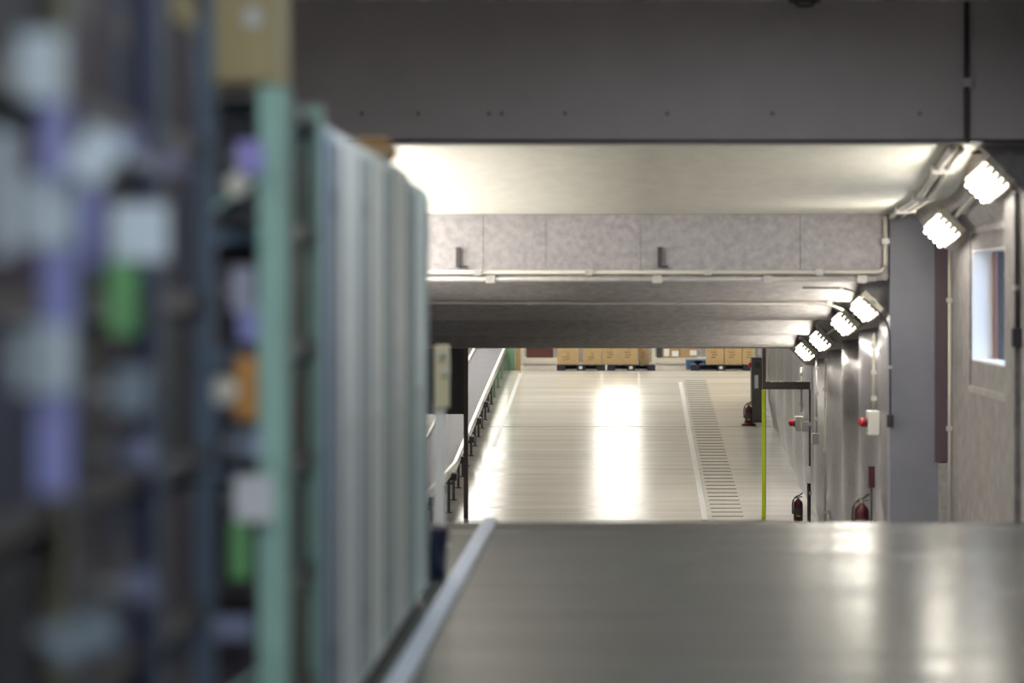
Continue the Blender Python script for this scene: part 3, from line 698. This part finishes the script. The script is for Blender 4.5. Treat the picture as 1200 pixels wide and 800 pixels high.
flag(2, 225, 26, 150, ICE, 'tall pale tag cut by the left edge of the picture')
flag(297, 584, 46, 54, paper, 'white tag with green strip on the mint green rack', (GRN, -16, 22, 70, 24), Y=6.98, x=-1.0)
flag(284, 340, 26, 54, mat('dull_card2', (0.45, 0.46, 0.58), .6), 'pale tag with lavender tip above the orange pouch', (LAV, 6, 24, 46, 14), Y=6.96)
flag(292, 184, 32, 38, mat('bright_lavender', (0.42, 0.38, 0.85), .5), 'bright lavender tag at the top of the mint green rack', Y=6.98)
flag(288, 520, 40, 34, mat('ice_blue', (0.42, 0.50, 0.62), .6), 'ice blue tag below the orange pouch', Y=6.98)
flag(270, 735, 50, 30, mat('dull_lavender', (0.24, 0.27, 0.40), .6), 'dull lavender tag at the foot of the mint green rack', Y=6.98)
c = P(289, 492, 6.85)
o = thing('hanging_pouch', 'orange pouch hanging at the end of the mint green rack', 'pouch', c)
obj('body', box(-.03, .03, -.02, .02, 0, .17, .008), ORG, o); obj('hook', tube([(-.01, 0, .17), (-.01, 0, .2), (-.05, .06, .2), (-.05, .14, .2)], .004, 6), chrome, o)
for px, py, r_, lb in ((262, 457, .036, 'round cream disc painted as a blurred glint beside the orange pouch'), (278, 216, .03, 'round pale disc painted as a blurred glint below the bright lavender tag')):
    c = P(px, py, 6.6); o = thing('glint_disc', lb, 'disc', c, group='glint discs')  # bright out-of-focus glints modelled as pale discs
    obj('disc', tube([(0, -.004, 0), (0, .004, 0)], r_, 20), mat('painted_glint', (0.80, 0.78, 0.66), .4), o)
    obj('wire', tube([(0, 0, r_ - .004), (0, 0.02, r_ + .05), (-.06, .1, r_ + .06), (-.1, .42, r_ + .06)], .003, 6), chrome, o)

# post with control box and bin past the last cabinet
o = thing('control_post', 'white post with cream control box past the last cabinet', 'control post', (PX(515, 16), 16.0, 0))
obj('base_plate', box(-.06, .06, -.06, .06, 0, .012), white_plastic, o)
obj('post', box(-.035, .035, -.03, .03, .012, PZ(470, 16), .008), mat('warm_white', (0.88, 0.84, 0.76), .4), o)
cbx = obj('control_box', box(-.03, .06, -.05, .05, PZ(478, 16), PZ(404, 16), .01), mat('cream_box', (0.68, 0.60, 0.38), .45), o)
obj('knob', tube([(.03, -.05, 1.2), (.03, -.075, 1.2)], .018, 12), chrome, cbx)
obj('knob', tube([(.05, -.05, 1.1), (.05, -.075, 1.1)], .02, 12), white_plastic, cbx)
o = thing('waste_bin', 'small navy bin on the floor past the last cabinet', 'bin', (-1.04, 14.2, 0))
obj('bucket', lathe([(.06, 0), (.065, .005), (.082, .26), (.086, .27), (.078, .27), (.072, .2), (.055, .02)], 20), mat('navy_bin', (0.02, 0.025, 0.07), .35), o, smooth=True)
obj('lid', lathe([(.086, .27), (.088, .285), (.05, .30), (.0, .302)], 20), dark_plate, o, smooth=True)
